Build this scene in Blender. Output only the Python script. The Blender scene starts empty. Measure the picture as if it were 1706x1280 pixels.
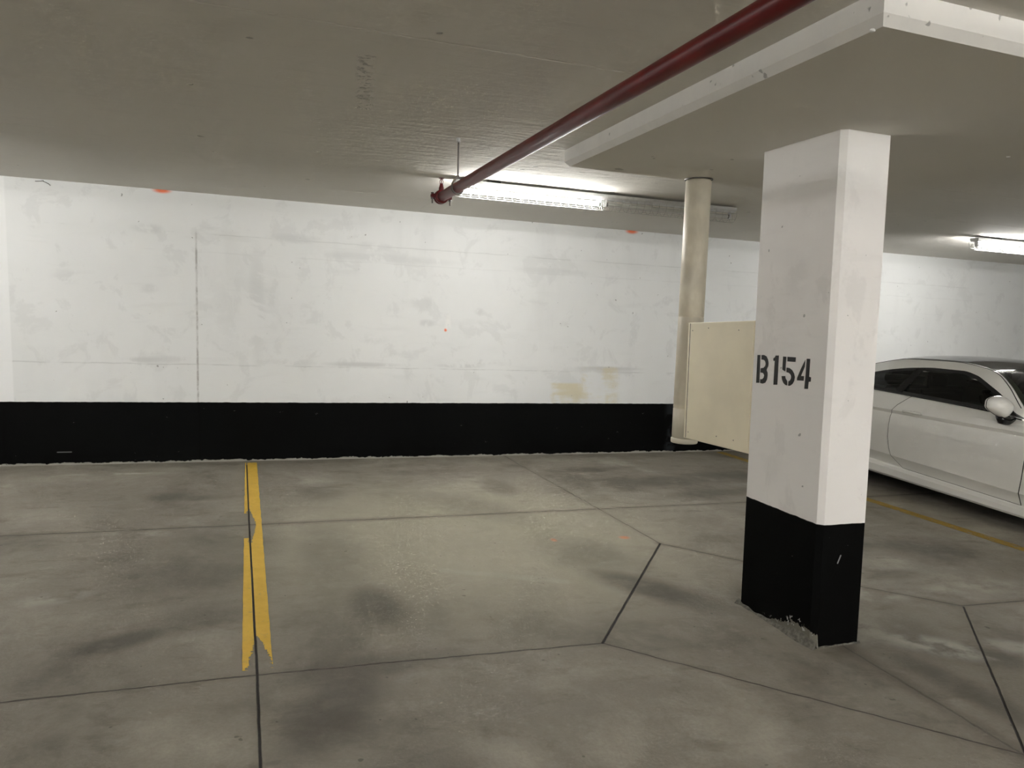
import bpy, bmesh, math, random
from mathutils import Vector, Matrix, noise as mnoise

random.seed(7)
SC = bpy.context.scene
COL = SC.collection

# ------------------------------------------------------------------ camera
cam_d = bpy.data.cameras.new('camera')
cam = bpy.data.objects.new('camera', cam_d)
COL.objects.link(cam)
cam_d.sensor_fit = 'HORIZONTAL'
cam_d.sensor_width = 36.0
cam_d.lens = 1247.05 / 1706.0 * 36.0
cam_d.clip_start = 0.02
cam_d.clip_end = 100
R_ = Vector((0.94588155, -0.32361521, 0.02411013))
U_ = Vector((0.00574795, 0.09099263, 0.99583498))
F_ = Vector((0.32446118, 0.94180334, -0.08792838))
cam.matrix_world = Matrix(((R_.x, U_.x, -F_.x, 0), (R_.y, U_.y, -F_.y, 0), (R_.z, U_.z, -F_.z, 1.5), (0, 0, 0, 1)))
SC.camera = cam

# ------------------------------------------------------------------ world, exposure
w = bpy.data.worlds.new('world')
SC.world = w
w.use_nodes = True
w.node_tree.nodes['Background'].inputs[0].default_value = (0.01, 0.01, 0.01, 1)
w.node_tree.nodes['Background'].inputs[1].default_value = 1.0
SC.view_settings.view_transform = 'Standard'
SC.view_settings.look = 'None'
SC.view_settings.gamma = 1.0
SC.view_settings.use_curve_mapping = False
SC.view_settings.exposure = 3.52
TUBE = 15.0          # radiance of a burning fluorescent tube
SC.cycles.max_bounces = 8
SC.cycles.use_adaptive_sampling = True
SC.cycles.adaptive_threshold = 0.04
SC.cycles.adaptive_min_samples = 16
SC.cycles.diffuse_bounces = 5
SC.cycles.caustics_reflective = False
SC.cycles.caustics_refractive = False
SC.cycles.sample_clamp_indirect = 4.0

# ------------------------------------------------------------------ place: slabs fall gently to the right
SX, SY = -0.017, 0.0101
HC, HS = 2.480, 2.384
D = 7.486
def zf(x, y, h=0.0):
    return h + SX * x + SY * y

# ================================================================== node helpers
class N:
    """one material under construction, with arithmetic on sockets"""
    def __init__(s, name):
        s.m = bpy.data.materials.new(name)
        s.m.use_nodes = True
        s.t = s.m.node_tree
        s.n = s.t.nodes
        s.b = s.n['Principled BSDF']
        s.out = s.n['Material Output']
        tc = s.n.new('ShaderNodeTexCoord')
        s.obj = tc.outputs['Object']
        sp = s.n.new('ShaderNodeSeparateXYZ')
        s.t.links.new(s.obj, sp.inputs[0])
        s.x, s.y, s.z = [X(s, o) for o in sp.outputs]
    def link(s, a, b):
        if isinstance(a, X): a = a.o
        s.t.links.new(a, b)
    def setin(s, i, v):
        if isinstance(v, X): s.t.links.new(v.o, i)
        elif isinstance(v, bpy.types.NodeSocket): s.t.links.new(v, i)
        elif isinstance(v, (tuple, list)): i.default_value = tuple(v) + ((1,) if len(v) == 3 and len(i.default_value) == 4 else ())
        else: i.default_value = v
    def math(s, op, *a, clamp=False):
        n = s.n.new('ShaderNodeMath'); n.operation = op; n.use_clamp = clamp
        for i, v in enumerate(a): s.setin(n.inputs[i], v)
        return X(s, n.outputs[0])
    def vec(s, x, y, z=0.0):
        n = s.n.new('ShaderNodeCombineXYZ')
        for i, v in enumerate((x, y, z)): s.setin(n.inputs[i], v)
        return n.outputs[0]
    def noise(s, scale, detail=3, rough=0.55, vec=None, dist=0.0):
        n = s.n.new('ShaderNodeTexNoise')
        s.t.links.new(vec if vec is not None else s.obj, n.inputs['Vector'])
        n.inputs['Scale'].default_value = scale
        n.inputs['Detail'].default_value = detail
        n.inputs['Roughness'].default_value = rough
        n.inputs['Distortion'].default_value = dist
        return X(s, n.outputs[0])
    def ss(s, v, a, b, lo=0.0, hi=1.0):
        n = s.n.new('ShaderNodeMapRange'); n.interpolation_type = 'SMOOTHSTEP'
        s.setin(n.inputs['Value'], v)
        for k, q in zip(('From Min', 'From Max', 'To Min', 'To Max'), (a, b, lo, hi)): s.setin(n.inputs[k], q)
        return X(s, n.outputs[0])
    def mix(s, f, a, b):
        n = s.n.new('ShaderNodeMix'); n.data_type = 'RGBA'
        s.setin(n.inputs[0], f); s.setin(n.inputs[6], a); s.setin(n.inputs[7], b)
        return X(s, n.outputs[2])
    def seg(s, px, py, a, b):
        """distance to the segment a-b"""
        dx, dy = b[0] - a[0], b[1] - a[1]
        L = dx * dx + dy * dy
        h = s.math('ADD', (px - a[0]) * (dx / L), (py - a[1]) * (dy / L), clamp=True)
        ex = (px - a[0]) - h * dx
        ey = (py - a[1]) - h * dy
        return s.math('SQRT', ex * ex + ey * ey)
    def ell(s, px, py, c, rx, ry, rot=0.0):
        """1 inside an ellipse, falling smoothly to 0"""
        ca, sa = math.cos(rot), math.sin(rot)
        u = ((px - c[0]) * ca + (py - c[1]) * sa) * (1 / rx)
        v = ((py - c[1]) * ca - (px - c[0]) * sa) * (1 / ry)
        return s.ss(s.math('SQRT', u * u + v * v), 0.25, 1.0, 1.0, 0.0)
    def bump(s, h, dist, strength=1.0):
        n = s.n.new('ShaderNodeBump'); n.inputs['Strength'].default_value = strength
        n.inputs['Distance'].default_value = dist
        s.setin(n.inputs['Height'], h)
        s.t.links.new(n.outputs[0], s.b.inputs['Normal'])
    def fin(s, col=None, rough=None, metal=None, spec=None, **k):
        if col is not None: s.setin(s.b.inputs['Base Color'], col)
        if rough is not None: s.setin(s.b.inputs['Roughness'], rough)
        if metal is not None: s.setin(s.b.inputs['Metallic'], metal)
        if spec is not None: s.setin(s.b.inputs['Specular IOR Level'], spec)
        for a, v in k.items(): s.setin(s.b.inputs[a.replace('_', ' ')], v)
        return s.m
class X:
    def __init__(s, g, o): s.g = g; s.o = o
    def __add__(s, v): return s.g.math('ADD', s, v)
    def __radd__(s, v): return s.g.math('ADD', v, s)
    def __sub__(s, v): return s.g.math('SUBTRACT', s, v)
    def __rsub__(s, v): return s.g.math('SUBTRACT', v, s)
    def __mul__(s, v): return s.g.math('MULTIPLY', s, v)
    def __rmul__(s, v): return s.g.math('MULTIPLY', v, s)
    def max(s, v): return s.g.math('MAXIMUM', s, v)
    def min(s, v): return s.g.math('MINIMUM', s, v)
    def abs(s): return s.g.math('ABSOLUTE', s)

def simple(name, col, rough=0.5, metal=0.0, var=0.06, scale=30, **k):
    g = N(name)
    n = g.noise(scale, 3)
    f = g.ss(n, 0.35, 0.65)
    c2 = tuple(max(0, c * (1 - var * 2)) for c in col)
    return g.fin(g.mix(f, c2, col), rough, metal, **k)

# ================================================================== materials
def mat_floor():
    g = N('worn concrete slab')
    wx = g.noise(9, 2) - 0.5
    wy = g.noise(8.3, 2, vec=g.vec(g.x + 7.3, g.y, g.z)) - 0.5
    px = g.x + wx * 0.014
    py = g.y + wy * 0.014
    jx = g.x + wx * 0.005; jy = g.y + wy * 0.005
    big = g.noise(0.55, 3, 0.55, dist=0.4)
    blot = g.noise(1.25, 6, 0.62, vec=g.vec(g.x * 1.0 + 4, g.y * .85, g.z), dist=0.3)
    mid = g.noise(4.5, 6, 0.66, dist=0.3)
    trow = g.noise(3.2, 6, 0.68, vec=g.vec(g.x * 1.0 + g.y * .35, g.y * 1.7, g.z), dist=0.25)
    fine = g.noise(70, 3, 0.6)
    c = g.mix(g.ss(big, 0.3, 0.7), (0.245, 0.221, 0.182), (0.305, 0.280, 0.232))
    c = g.mix(g.ss(blot, 0.50, 0.32) * 0.75, c, (0.140, 0.125, 0.101))
    c = g.mix(g.ss(blot, 0.52, 0.70) * 0.75, c, (0.43, 0.405, 0.34))
    c = g.mix(g.ss(trow, 0.47, 0.33) * 0.50, c, (0.135, 0.118, 0.094))
    c = g.mix(g.ss(trow, 0.56, 0.76) * 0.42, c, (0.47, 0.44, 0.375))
    c = g.mix(g.ss(mid, 0.46, 0.64) * 0.30, c, (0.37, 0.345, 0.295))
    c = g.mix(g.ss(fine, 0.3, 0.7) * 0.18, c, (0.15, 0.135, 0.11))
    # yellowish stall bay; extra paleness paints in the light pool under the lamp
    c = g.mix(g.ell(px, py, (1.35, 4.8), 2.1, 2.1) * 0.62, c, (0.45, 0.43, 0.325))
    # brown rubbery stains near the end of the neighbour stall
    # tyre and oil stains, each with its own soft outline
    fz = g.noise(5, 4, 0.6)
    st = None
    for (cx, cy, rx, ry, ro, k) in [(0.57, 3.72, 0.20, 0.42, 0.05, .62), (0.5, 6.15, 0.28, 0.40, 0, .45), (2.0, 6.12, 0.22, 0.45, 0, .45),
                                    (2.10, 3.62, 0.22, 0.62, 0.55, .75), (2.0, 4.25, 0.40, 0.55, 0.4, .35), (-0.64, 6.15, 0.22, 0.22, 0, .6), (-0.36, 6.1, .35, .13, 0, .4),
                                    (-0.55, 3.55, 0.30, 0.13, 0.5, .75), (-0.25, 3.75, .45, .22, .5, .4), (-0.35, 4.35, 0.5, 0.55, 0.3, .38), (3.6, 6.1, 0.7, 0.32, 0.2, .6), (3.1, 6.7, .5, .18, 0, .6),
                                    (4.3, 6.2, 0.8, 0.35, 0, .5), (0.28, 2.75, 0.22, 0.55, -0.5, .65), (0.45, 3.05, 0.55, 0.16, 0.1, .5),
                                    (4.4, 3.9, 0.5, 0.35, 0, .4), (3.2, 2.5, 0.5, 0.16, -0.75, .55), (4.2, 5.0, .8, .3, 0, .35), (3.1, 2.75, .22, .35, -.4, .35), (0.5, 2.2, .35, .3, 0, .4), (2.85, 2.25, .14, .55, .1, .6), (-.15, 5.0, .45, .9, 0, .4), (.45, 4.6, .3, 1.0, 0, .35), (3.9, 5.6, .9, .2, .1, .5), (3.75, 3.5, .4, .12, 0, .4), (1.6, 5.5, .35, .8, 0.5, .3)]:
        e = g.ell(px, py, (cx, cy), rx, ry, ro) * g.ss(fz, 0.25, 0.55, 0.55, 1.0) * k
        st = e if st is None else st.max(e)
    c = g.mix(st, c, (0.082, 0.073, 0.060))
    # light scuffs
    for (cx, cy, rx, ry, ro, k) in [(-1.15, 7.05, 0.55, 0.06, 0, .7), (-0.95, 4.15, 0.25, 0.14, 0.3, .45), (3.1, 2.62, 0.42, 0.16, -.75, .8), (3.5, 2.5, .25, .12, -.6, .6), (4.3, 2.72, .6, .24, 0, .75), (3.3, 3.25, .35, .15, -.2, .5), (4.0, 3.2, .6, .14, 0, .45)]:
        c = g.mix(g.ell(px, py, (cx, cy), rx, ry, ro) * g.ss(fz, 0.4, 0.6) * k, c, (0.55, 0.53, 0.47))
    # pale scrape
    c = g.mix(g.ss(g.seg(px, py, (1.04, 4.14), (1.66, 3.82)), 0.008, 0.06, 0.26, 0.0) * g.ss(fz, .35, .6, .4, 1), c, (0.50, 0.53, 0.46))
    # sprayed orange dots
    c = g.mix(g.ell(px, py, (2.41, 4.53), 0.055, 0.05) * 0.6, c, (0.75, 0.25, 0.10))
    c = g.mix(g.ell(px, py, (1.90, 4.57), 0.03, 0.05) * 0.5, c, (0.75, 0.25, 0.12))
    # control joints and cracks
    def line(pts, wd, dark, halo, hd=0.35):
        d = None
        for a, b in zip(pts, pts[1:]):
            q = g.seg(*((jx, jy) if dark > .9 else (px, py)), a, b)
            d = q if d is None else d.min(q)
        return g.ss(d, wd * 0.6, wd * 1.6, dark, 0.0), g.ss(d, wd, halo, hd, 0.0), d
    thin = [([(-6, 5.33), (3.95, 5.26), (9, 5.25)], 0.006, .75, .075, .40),
            ([(-6, 3.10), (0, 3.09), (1.52, 3.03)], 0.0045, .85, .05, .22),
            ([(1.52, 3.03), (2.617, 1.824)], 0.004, .85, .045, .28),
            ([(2.592, 4.357), (3.37, 3.36), (3.70, 2.995), (4.2, 2.97), (9, 2.9)], 0.006, .7, .06, .40),
            ([(2.505, 7.48), (2.566, 5.24), (2.592, 4.357)], 0.005, .55, .05, .2),
            ([(2.64, 2.74), (2.615, 1.824), (2.6, -3)], 0.005, .35, .09, .5),
            ([(5.2, 7.48), (5.2, -3)], 0.004, .6, .04, .2)]
    joint = None
    for L in thin:
        a, h, d = line(*L)
        c = g.mix(h, c, (0.135, 0.115, 0.095))
        c = g.mix(a, c, (0.060, 0.050, 0.041))
        joint = a if joint is None else joint.max(a)
    # sealed saw cuts: wide and nearly black
    for pts, wd in [([(3.70, 2.98), (2.63, 1.83)], 0.0042), ([(2.592, 4.357), (1.52, 3.03)], 0.0058), ([(-0.079, 7.3), (-0.046, 5.36), (-0.023, 4.268), (-0.010, 3.571), (0.0, 3.169), (0.009, 2.44), (0.02, 0.0)], 0.0045)]:
        a, h, d = line(pts, wd, .97, .05, .2)
        c = g.mix(h, c, (0.15, 0.13, 0.105)); c = g.mix(a, c, (0.008, 0.006, 0.005))
        joint = joint.max(a)
    # pitting
    pit = g.ss(g.noise(24, 1), 0.76, 0.8)
    c = g.mix(pit * 0.6, c, (0.07, 0.06, 0.05))
    g.bump(mid * 0.5 + trow * 0.5 + fine * 0.12 - joint * 0.6, 0.010, 0.8)
    return g.fin(c, g.ss(mid, 0.3, 0.7, 0.62, 0.82), spec=0.35)

def painted(name, black_h, white=(0.80, 0.815, 0.81), mode='wall'):
    g = N(name)
    rel = g.z - g.x * SX - g.y * SY
    edge = (g.noise(14, 2) - 0.5) * 0.008
    isb = g.ss(rel + edge, black_h - 0.002, black_h + 0.002, 1.0, 0.0)
    big = g.noise(0.9, 4, 0.6)
    mid = g.noise(3.2, 5, 0.65, dist=0.5)
    strk = g.noise(1.6, 4, 0.6, vec=g.vec(g.x * 1.6, g.y * 1.6, g.z * 0.35))
    hor = g.noise(2.2, 4, 0.6, vec=g.vec(g.x * 0.8, g.y * 0.8, g.z * 4.5))
    fine = g.noise(60, 3)
    c = g.mix(g.ss(big, 0.3, 0.7) * 0.5, white, tuple(v * 0.93 for v in white))
    grey = tuple(v * 0.80 for v in white)
    c = g.mix(g.ss(mid, 0.54, 0.62) * 0.34, c, grey)
    c = g.mix(g.ss(strk, 0.55, 0.72) * 0.20, c, grey)
    c = g.mix(g.ss(hor, 0.56, 0.74) * 0.22, c, grey)
    if mode == 'wall':
        # form lines, smeared patching compound along them
        for h, x0, x1, k in [(0.915, -1.9, 5.0, .35), (2.115, -1.8, 0.4, .25), (1.95, 1.2, 5.0, .12)]:
            d = (rel + (mid - 0.5) * 0.03 - h).abs()
            c = g.mix(g.ss(d, 0.002, 0.008, 1.0, 0.0) * g.ss(strk, .4, .6) * k, c, tuple(v * 0.5 for v in white))
        for (cx, cz, rx, rz, k) in [(-0.75, .96, .25, .045, .5), (0.35, .95, .3, .05, .5), (-.9, 2.13, .18, .06, .55), (0.35, 2.13, .3, .06, .5), (1.6, 1.58, .16, .10, .55), (-.9, 1.6, .10, .06, .5),
                                    (-1.55, 1.66, .16, .08, .4), (2.2, 1.0, .3, .05, .5), (3.6, .93, .5, .04, .6), (1.1, 2.1, .22, .07, .4), (1.1, 1.2, .2, .08, .3), (-.1, 1.45, .5, .6, .25), (.02, 1.5, .10, .75, .45), (1.0, .945, .5, .035, .8), (2.0, .95, .35, .03, .7), (-.95, .95, .22, .035, .8), (3.7, .955, .55, .028, .9), (1.2, 2.0, 1.0, .06, .5), (3.0, 1.98, .6, .05, .45), (1.65, 1.38, .12, .05, .7), (2.2, 1.52, .07, .05, .6)]:
            e = g.ell(g.x, rel, (cx, cz), rx, rz) * g.ss(mid, 0.42, 0.5)
            c = g.mix(e * k, c, tuple(v * 0.78 for v in white))
        # cream water marks above the band
        yel = g.ss(g.x + (mid - .5) * .3, 3.00, 3.08) * g.ss(g.x + (mid - .5) * .35, 3.90, 3.76, 0, 1)
        low = g.ss(rel, 0.80, 0.77, 0, 1).max(g.ss(g.x, 3.36, 3.42) * g.ss(rel + (mid - .5) * .1, 0.99, 0.95, 0, 1))
        c = g.mix(yel * low * g.ss(mid * .6 + strk * .4 + (hor - .5) * .6, .38, .60) * 0.75, c, (0.66, 0.60, 0.40))
        # orange survey paint
        for (cx, cz, rx, rz) in [(-0.78, 2.562, .10, .035), (3.93, 2.480, .10, .035), (1.846, 1.36, .022, .024)]:
            c = g.mix(g.ell(g.x, g.z, (cx, cz), rx, rz) * 0.9, c, (0.85, 0.16, 0.04))
        c = g.mix(g.ell(g.x, rel, (1.87, 1.36), .045, .18) * g.ss(mid, .45, .5) * .5, c, (0.9, 0.9, 0.88))
        # vertical pour joint
        jw = (g.x + (g.noise(20, 2) - .5) * 0.006 + 0.503).abs()
        jm = g.ss(rel, 2.10, 2.16, 1.0, 0.0)
        c = g.mix(g.ss(jw, 0.004, 0.012, 1.0, 0.0) * jm * g.ss(g.noise(9, 4, .8), .40, .62, .28, .85), c, (0.36, 0.355, 0.34))
        # separately painted strip at the left
        c = g.mix(g.ss(g.x + (rel * 0.01), -1.965, -1.975, 0, 1) * 0.85, c, (0.86, 0.87, 0.87))
    if mode == 'column':
        # paler band at the column head, below the soffit
        c = g.mix(g.ss(rel + (mid - .5) * .04, 2.12, 2.14) * .35, c, (0.86, 0.86, 0.84))
        for cy, cz, ry, rz, k in [(3.0, 1.75, .12, .16, .4), (2.9, 2.05, .2, .06, .3), (3.1, .8, .1, .1, .3)]:
            c = g.mix(g.ell(g.y, rel, (cy, cz), ry, rz) * g.ss(mid, .42, .52) * k, c, grey)
    # bug holes
    hole = g.ss(g.noise(23, 1, vec=g.vec(g.x, g.y * 0.9 + 3, g.z)), 0.765, 0.79)
    c = g.mix(hole * 0.75, c, (0.25, 0.25, 0.24))
    blk = g.mix(g.ss(big, .35, .65), (0.0018, 0.0018, 0.0017), (0.0026, 0.0029, 0.0028))
    scr = g.ss(g.noise(30, 3, .7, vec=g.vec(g.x * .5, g.y * .5, g.z)), 0.71, 0.76)
    blk = g.mix(scr * .5, blk, (0.16, 0.16, 0.16))
    if mode == 'wall':
        jl = g.ss((g.x + 0.495).abs(), 0.004, 0.012, 1.0, 0.0)
        blk = g.mix(jl * .8, blk, (0.001, 0.001, 0.001))
        blk = g.mix(g.ss(g.x - rel * 0.08 + 0, -2.005, -2.0 , 1, 0) * .7, blk, (0.002, 0.002, 0.002))
        # bare ragged foot of the wall
        foot = g.ss(rel + (g.noise(11, 4, .7) - .5) * .06, 0.014, 0.018, 1.0, 0.0)
        blk = g.mix(foot, blk, (0.34, 0.33, 0.29))
        blk = g.mix(g.ss(g.seg(g.x, rel, (-1.66, .115), (-1.55, .115)), .002, .006, .6, 0), blk, (.3, .3, .3))
        blk = g.mix(g.ss(g.x, 4.42, 4.5) * g.ss(mid, .42, .5) * g.ss(g.x, 4.62, 4.55, 0, 1) * .25, blk, (0.06, 0.065, 0.075))
    else:
        reach = g.ss(g.y, 3.16, 2.86, 0, 1) * g.ss(g.x, 2.505, 2.49)
        top = reach * 0.075 + (g.noise(16, 4, .75) - .5) * 0.16 * reach - 0.004
        blk = g.mix(g.ss(rel - top, 0.0, 0.003, 1.0, 0.0), blk, (0.17, 0.162, 0.135))
        fl = g.ss(g.noise(34, 2), .60, .63) * g.ss(rel - top, 0.03, 0.028) * g.ss(rel, .02, .03) * reach
        blk = g.mix(fl, blk, (0.42, 0.42, 0.40))
        blk = g.mix(g.ss(g.seg(g.x, rel, (2.585, .405), (2.60, .44)), .002, .005, .7, 0), blk, (.4, .4, .4))
    c = g.mix(isb, c, blk)
    g.bump(mid * 0.3 + fine * 0.12 + hor * 0.2 - hole * 0.5, 0.006, 0.5)
    return g.fin(c, g.ss(isb, 0, 1, 0.72, 0.6), spec=g.ss(isb, 0, 1, .3, .05))

def mat_ceiling(name, rough_amt=1.0, white=(0.70, 0.68, 0.63)):
    g = N(name)
    big = g.noise(0.8, 4)
    mid = g.noise(3.5, 5, 0.65)
    brd = g.noise(6, 5, 0.65, vec=g.vec(g.x * 0.6, g.y * 3.0, g.z), dist=0.3)
    rz = g.ell(g.x, g.y, (1.7, 4.6), 1.6, 1.2)
    c = g.mix(g.ss(big, 0.3, 0.7) * 0.4, white, tuple(v * 0.92 for v in white))
    c = g.mix(g.ss(brd, 0.54, 0.68) * (0.12 + rz * .35) * rough_amt, c, tuple(v * 0.72 for v in white))
    ridge = None
    for y0, x0, x1 in [(2.77, -.2, 1.5), (4.18, .9, 1.75), (5.17, -2, -1.1), (6.55, .6, 1.6), (3.98, 4.3, 7), (5.0, 4, 8)]:
        d = (g.y + (mid - .5) * .03 - y0).abs()
        r = g.ss(d, 0.003, 0.010, 1.0, 0.0) * g.ss(g.x, x0 - .1, x0 + .1) * g.ss(g.x, x1 + .15, x1, 0, 1) * g.ss(brd, .4, .52, .25, 1)
        ridge = r if ridge is None else ridge.max(r)
    for x0 in (-3.1, 1.52, 4.9):
        ridge = ridge.max(g.ss((g.x + (mid - .5) * .03 - x0).abs(), 0.002, 0.006, .6, 0.0) * g.ss(g.y, 5.8, 6.0))
    c = g.mix(ridge * 0.30 * rough_amt, c, (0.9, 0.87, 0.80))
    hon = g.ss(g.seg(g.x, g.y, (.42, 3.06), (.51, 3.82)), .01, .05, 1.0, 0) * g.ss(g.noise(30, 3, .7), .52, .62)
    c = g.mix(hon * .6 * rough_amt, c, tuple(v * 0.45 for v in white))
    hole = g.ss(g.noise(9, 1), 0.775, 0.80)
    c = g.mix(hole * 0.6, c, tuple(v * 0.4 for v in white))
    rz = g.ell(g.x, g.y, (1.7, 4.6), 1.6, 1.2)
    g.bump(brd * (0.25 + rz * 1.6) + mid * (0.35 + rz * .8) + ridge * 0.6 - hole - hon, 0.012 * rough_amt, 0.8)
    return g.fin(c, 0.85, spec=0.15)

M = {}
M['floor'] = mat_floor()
M['wall'] = painted('white over black painted concrete wall', 0.564)
M['wall2'] = painted('white over black painted concrete', 0.564, mode='plain')
M['column'] = painted('white over black painted column', 0.592, (0.83, 0.81, 0.79), mode='column')
M['ceiling'] = mat_ceiling('board marked concrete ceiling')
M['soffit'] = mat_ceiling('smooth painted soffit', 0.15)
M['stencil'] = simple('black stencil paint', (0.006, 0.006, 0.006), 0.5)
M['white_metal'] = simple('white enamelled steel', (0.72, 0.73, 0.74), 0.4)
M['wire'] = simple('galvanised guard wire', (0.42, 0.42, 0.40), 0.4, 0.6)
M['dark'] = simple('dark rubber', (0.012, 0.012, 0.012), 0.6)
M['steel'] = simple('dull steel', (0.16, 0.15, 0.14), 0.45, 0.9)
M['gap'] = simple('black gap', (0.002, 0.002, 0.002), 0.8)
M['cream'] = simple('cream powder coat', (0.80, 0.73, 0.56), 0.45, var=.03, scale=4)
M['plug'] = simple('white plastic plug', (0.85, 0.85, 0.83), 0.4)

def mat_pipe():
    g = N('red sprinkler pipe paint')
    n = g.noise(6, 3)
    return g.fin(g.mix(g.ss(n, .3, .7), (0.10, 0.0025, 0.004), (0.14, 0.004, 0.005)), 0.40, 0.0, 0.4)
M['red'] = mat_pipe()
def mat_duct():
    g = N('weathered cream pipe')
    n = g.noise(5, 4, .6, vec=g.vec(g.x, g.y, g.z * .5))
    f = g.noise(3, 3)
    c = g.mix(g.ss(n, .4, .65), (0.56, 0.51, 0.40), (0.70, 0.65, 0.53))
    c = g.mix(g.ss(f, .5, .7) * .4, c, (0.40, 0.37, 0.30))
    c = g.mix(g.ss(g.z, 1.535, 1.525, 0, 1) * g.ss(g.z, .97, .99) * .35, c, (0.40, 0.37, 0.32))
    c = g.mix(g.ss(g.z, .965, .95, 0, 1) * .3, c, (0.62, 0.60, 0.55))
    return g.fin(c, 0.5)
M['duct'] = mat_duct()
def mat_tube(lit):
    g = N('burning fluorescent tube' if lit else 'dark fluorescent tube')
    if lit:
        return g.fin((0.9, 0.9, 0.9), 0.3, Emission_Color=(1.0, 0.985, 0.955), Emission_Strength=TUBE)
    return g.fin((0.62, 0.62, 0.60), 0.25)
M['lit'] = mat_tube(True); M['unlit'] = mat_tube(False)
def mat_yellow(k=1.0):
    g = N('worn yellow line paint')
    n = g.noise(9, 5, .7); f = g.noise(60, 3)
    c = g.mix(g.ss(n, .3, .7), tuple(v * k for v in (0.70, 0.44, 0.05)), tuple(v * k for v in (0.78, 0.51, 0.075)))
    c = g.mix(g.ss(g.noise(22, 4, .75), .58, .70) * .45, c, (0.34, 0.27, 0.14))
    g.bump(f, .002, .4)
    return g.fin(c, .7)
M['yellow'] = mat_yellow(); M['yellow_old'] = mat_yellow(.5)
def mat_grout():
    g = N('rough grout')
    n = g.noise(40, 5, .7)
    g.bump(n, .01, .9)
    return g.fin(g.mix(g.ss(n, .35, .65), (0.10, 0.095, 0.078), (0.20, 0.19, 0.16)), .9)
M['grout'] = mat_grout()
def mat_carpaint():
    g = N('white car paint')
    n = g.noise(400, 1)
    return g.fin(g.mix(g.ss(n, .3, .7), (0.80, 0.79, 0.75), (0.85, 0.84, 0.80)), .32, Coat_Weight=1.0, Coat_Roughness=0.03)
M['paint'] = mat_carpaint()
def mat_glass(name, tint, mixf):
    g = N(name)
    g.n.remove(g.b)
    tr = g.n.new('ShaderNodeBsdfTransparent'); gl = g.n.new('ShaderNodeBsdfGlossy'); fr = g.n.new('ShaderNodeFresnel')
    mx = g.n.new('ShaderNodeMixShader')
    gl.inputs['Roughness'].default_value = 0.02
    fr.inputs['IOR'].default_value = 1.5
    tr.inputs['Color'].default_value = tint + (1,)
    g.t.links.new(fr.outputs[0], mx.inputs[0]); g.t.links.new(tr.outputs[0], mx.inputs[1]); g.t.links.new(gl.outputs[0], mx.inputs[2])
    g.t.links.new(mx.outputs[0], g.out.inputs[0])
    return g.m
M['glass'] = mat_glass('tinted side glass', (0.10, 0.125, 0.115), 0)
M['wglass'] = mat_glass('windscreen glass', (0.55, 0.62, 0.58), 0)
M['blackgloss'] = simple('gloss black', (0.006, 0.006, 0.007), 0.06)
M['tyre'] = simple('tyre rubber', (0.015, 0.015, 0.015), 0.8)
M['alloy'] = simple('alloy rim', (0.45, 0.45, 0.46), 0.25, 0.9)
M['seat'] = simple('black upholstery', (0.012, 0.012, 0.013), 0.7)
M['chrome'] = simple('bright trim', (0.6, 0.6, 0.6), 0.12, 1.0)
M['lens'] = simple('lamp lens', (0.45, 0.47, 0.5), 0.08)
M['redlens'] = simple('red lamp lens', (0.25, 0.01, 0.01), 0.1)

# ================================================================== mesh helpers
def link_mesh(name, bm, mat, parent=None, smooth=False, merge=False):
    if merge: bmesh.ops.remove_doubles(bm, verts=bm.verts, dist=1e-5)
    bmesh.ops.recalc_face_normals(bm, faces=bm.faces)
    me = bpy.data.meshes.new(name)
    if smooth:
        for f in bm.faces: f.smooth = True
    bm.to_mesh(me); bm.free()
    for m in (mat if isinstance(mat, (list, tuple)) else [mat]): me.materials.append(m)
    o = bpy.data.objects.new(name, me)
    COL.objects.link(o)
    if parent is not None: o.parent = parent
    return o
def empty(name, loc=(0, 0, 0), rz=0.0):
    o = bpy.data.objects.new(name, None); COL.objects.link(o)
    o.location = loc; o.rotation_euler = (0, 0, rz); o.empty_display_size = 0.1
    return o
def tag(o, label=None, cat=None, group=None, kind=None):
    if label: o['label'] = label
    if cat: o['category'] = cat
    if group: o['group'] = group
    if kind: o['kind'] = kind
    return o
def quad(bm, *p): return bm.faces.new([bm.verts.new(q) for q in p])
def box(bm, lo, hi):
    xs, ys, zs = (lo[0], hi[0]), (lo[1], hi[1]), (lo[2], hi[2])
    v = [[[bm.verts.new((x, y, z)) for z in zs] for y in ys] for x in xs]
    F = [(v[0][0][0], v[0][1][0], v[1][1][0], v[1][0][0]), (v[0][0][1], v[1][0][1], v[1][1][1], v[0][1][1]),
         (v[0][0][0], v[1][0][0], v[1][0][1], v[0][0][1]), (v[0][1][0], v[0][1][1], v[1][1][1], v[1][1][0]),
         (v[0][0][0], v[0][0][1], v[0][1][1], v[0][1][0]), (v[1][0][0], v[1][1][0], v[1][1][1], v[1][0][1])]
    return [bm.faces.new(f) for f in F]
def rbox(bm, lo, hi, r=0.004, seg=2):
    b2 = bmesh.new(); box(b2, lo, hi)
    bmesh.ops.bevel(b2, geom=b2.edges[:], offset=r, segments=seg, affect='EDGES')
    t = bpy.data.meshes.new('t'); b2.to_mesh(t); b2.free(); bm.from_mesh(t); bpy.data.meshes.remove(t)
def prism(bm, pts, zb, zt):
    """vertical prism; zb, zt are functions of x, y"""
    lo = [bm.verts.new((x, y, zb(x, y))) for x, y in pts]
    hi = [bm.verts.new((x, y, zt(x, y))) for x, y in pts]
    n = len(pts)
    bm.faces.new(lo[::-1]); bm.faces.new(hi)
    for i in range(n): bm.faces.new((lo[i], lo[(i + 1) % n], hi[(i + 1) % n], hi[i]))
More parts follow.
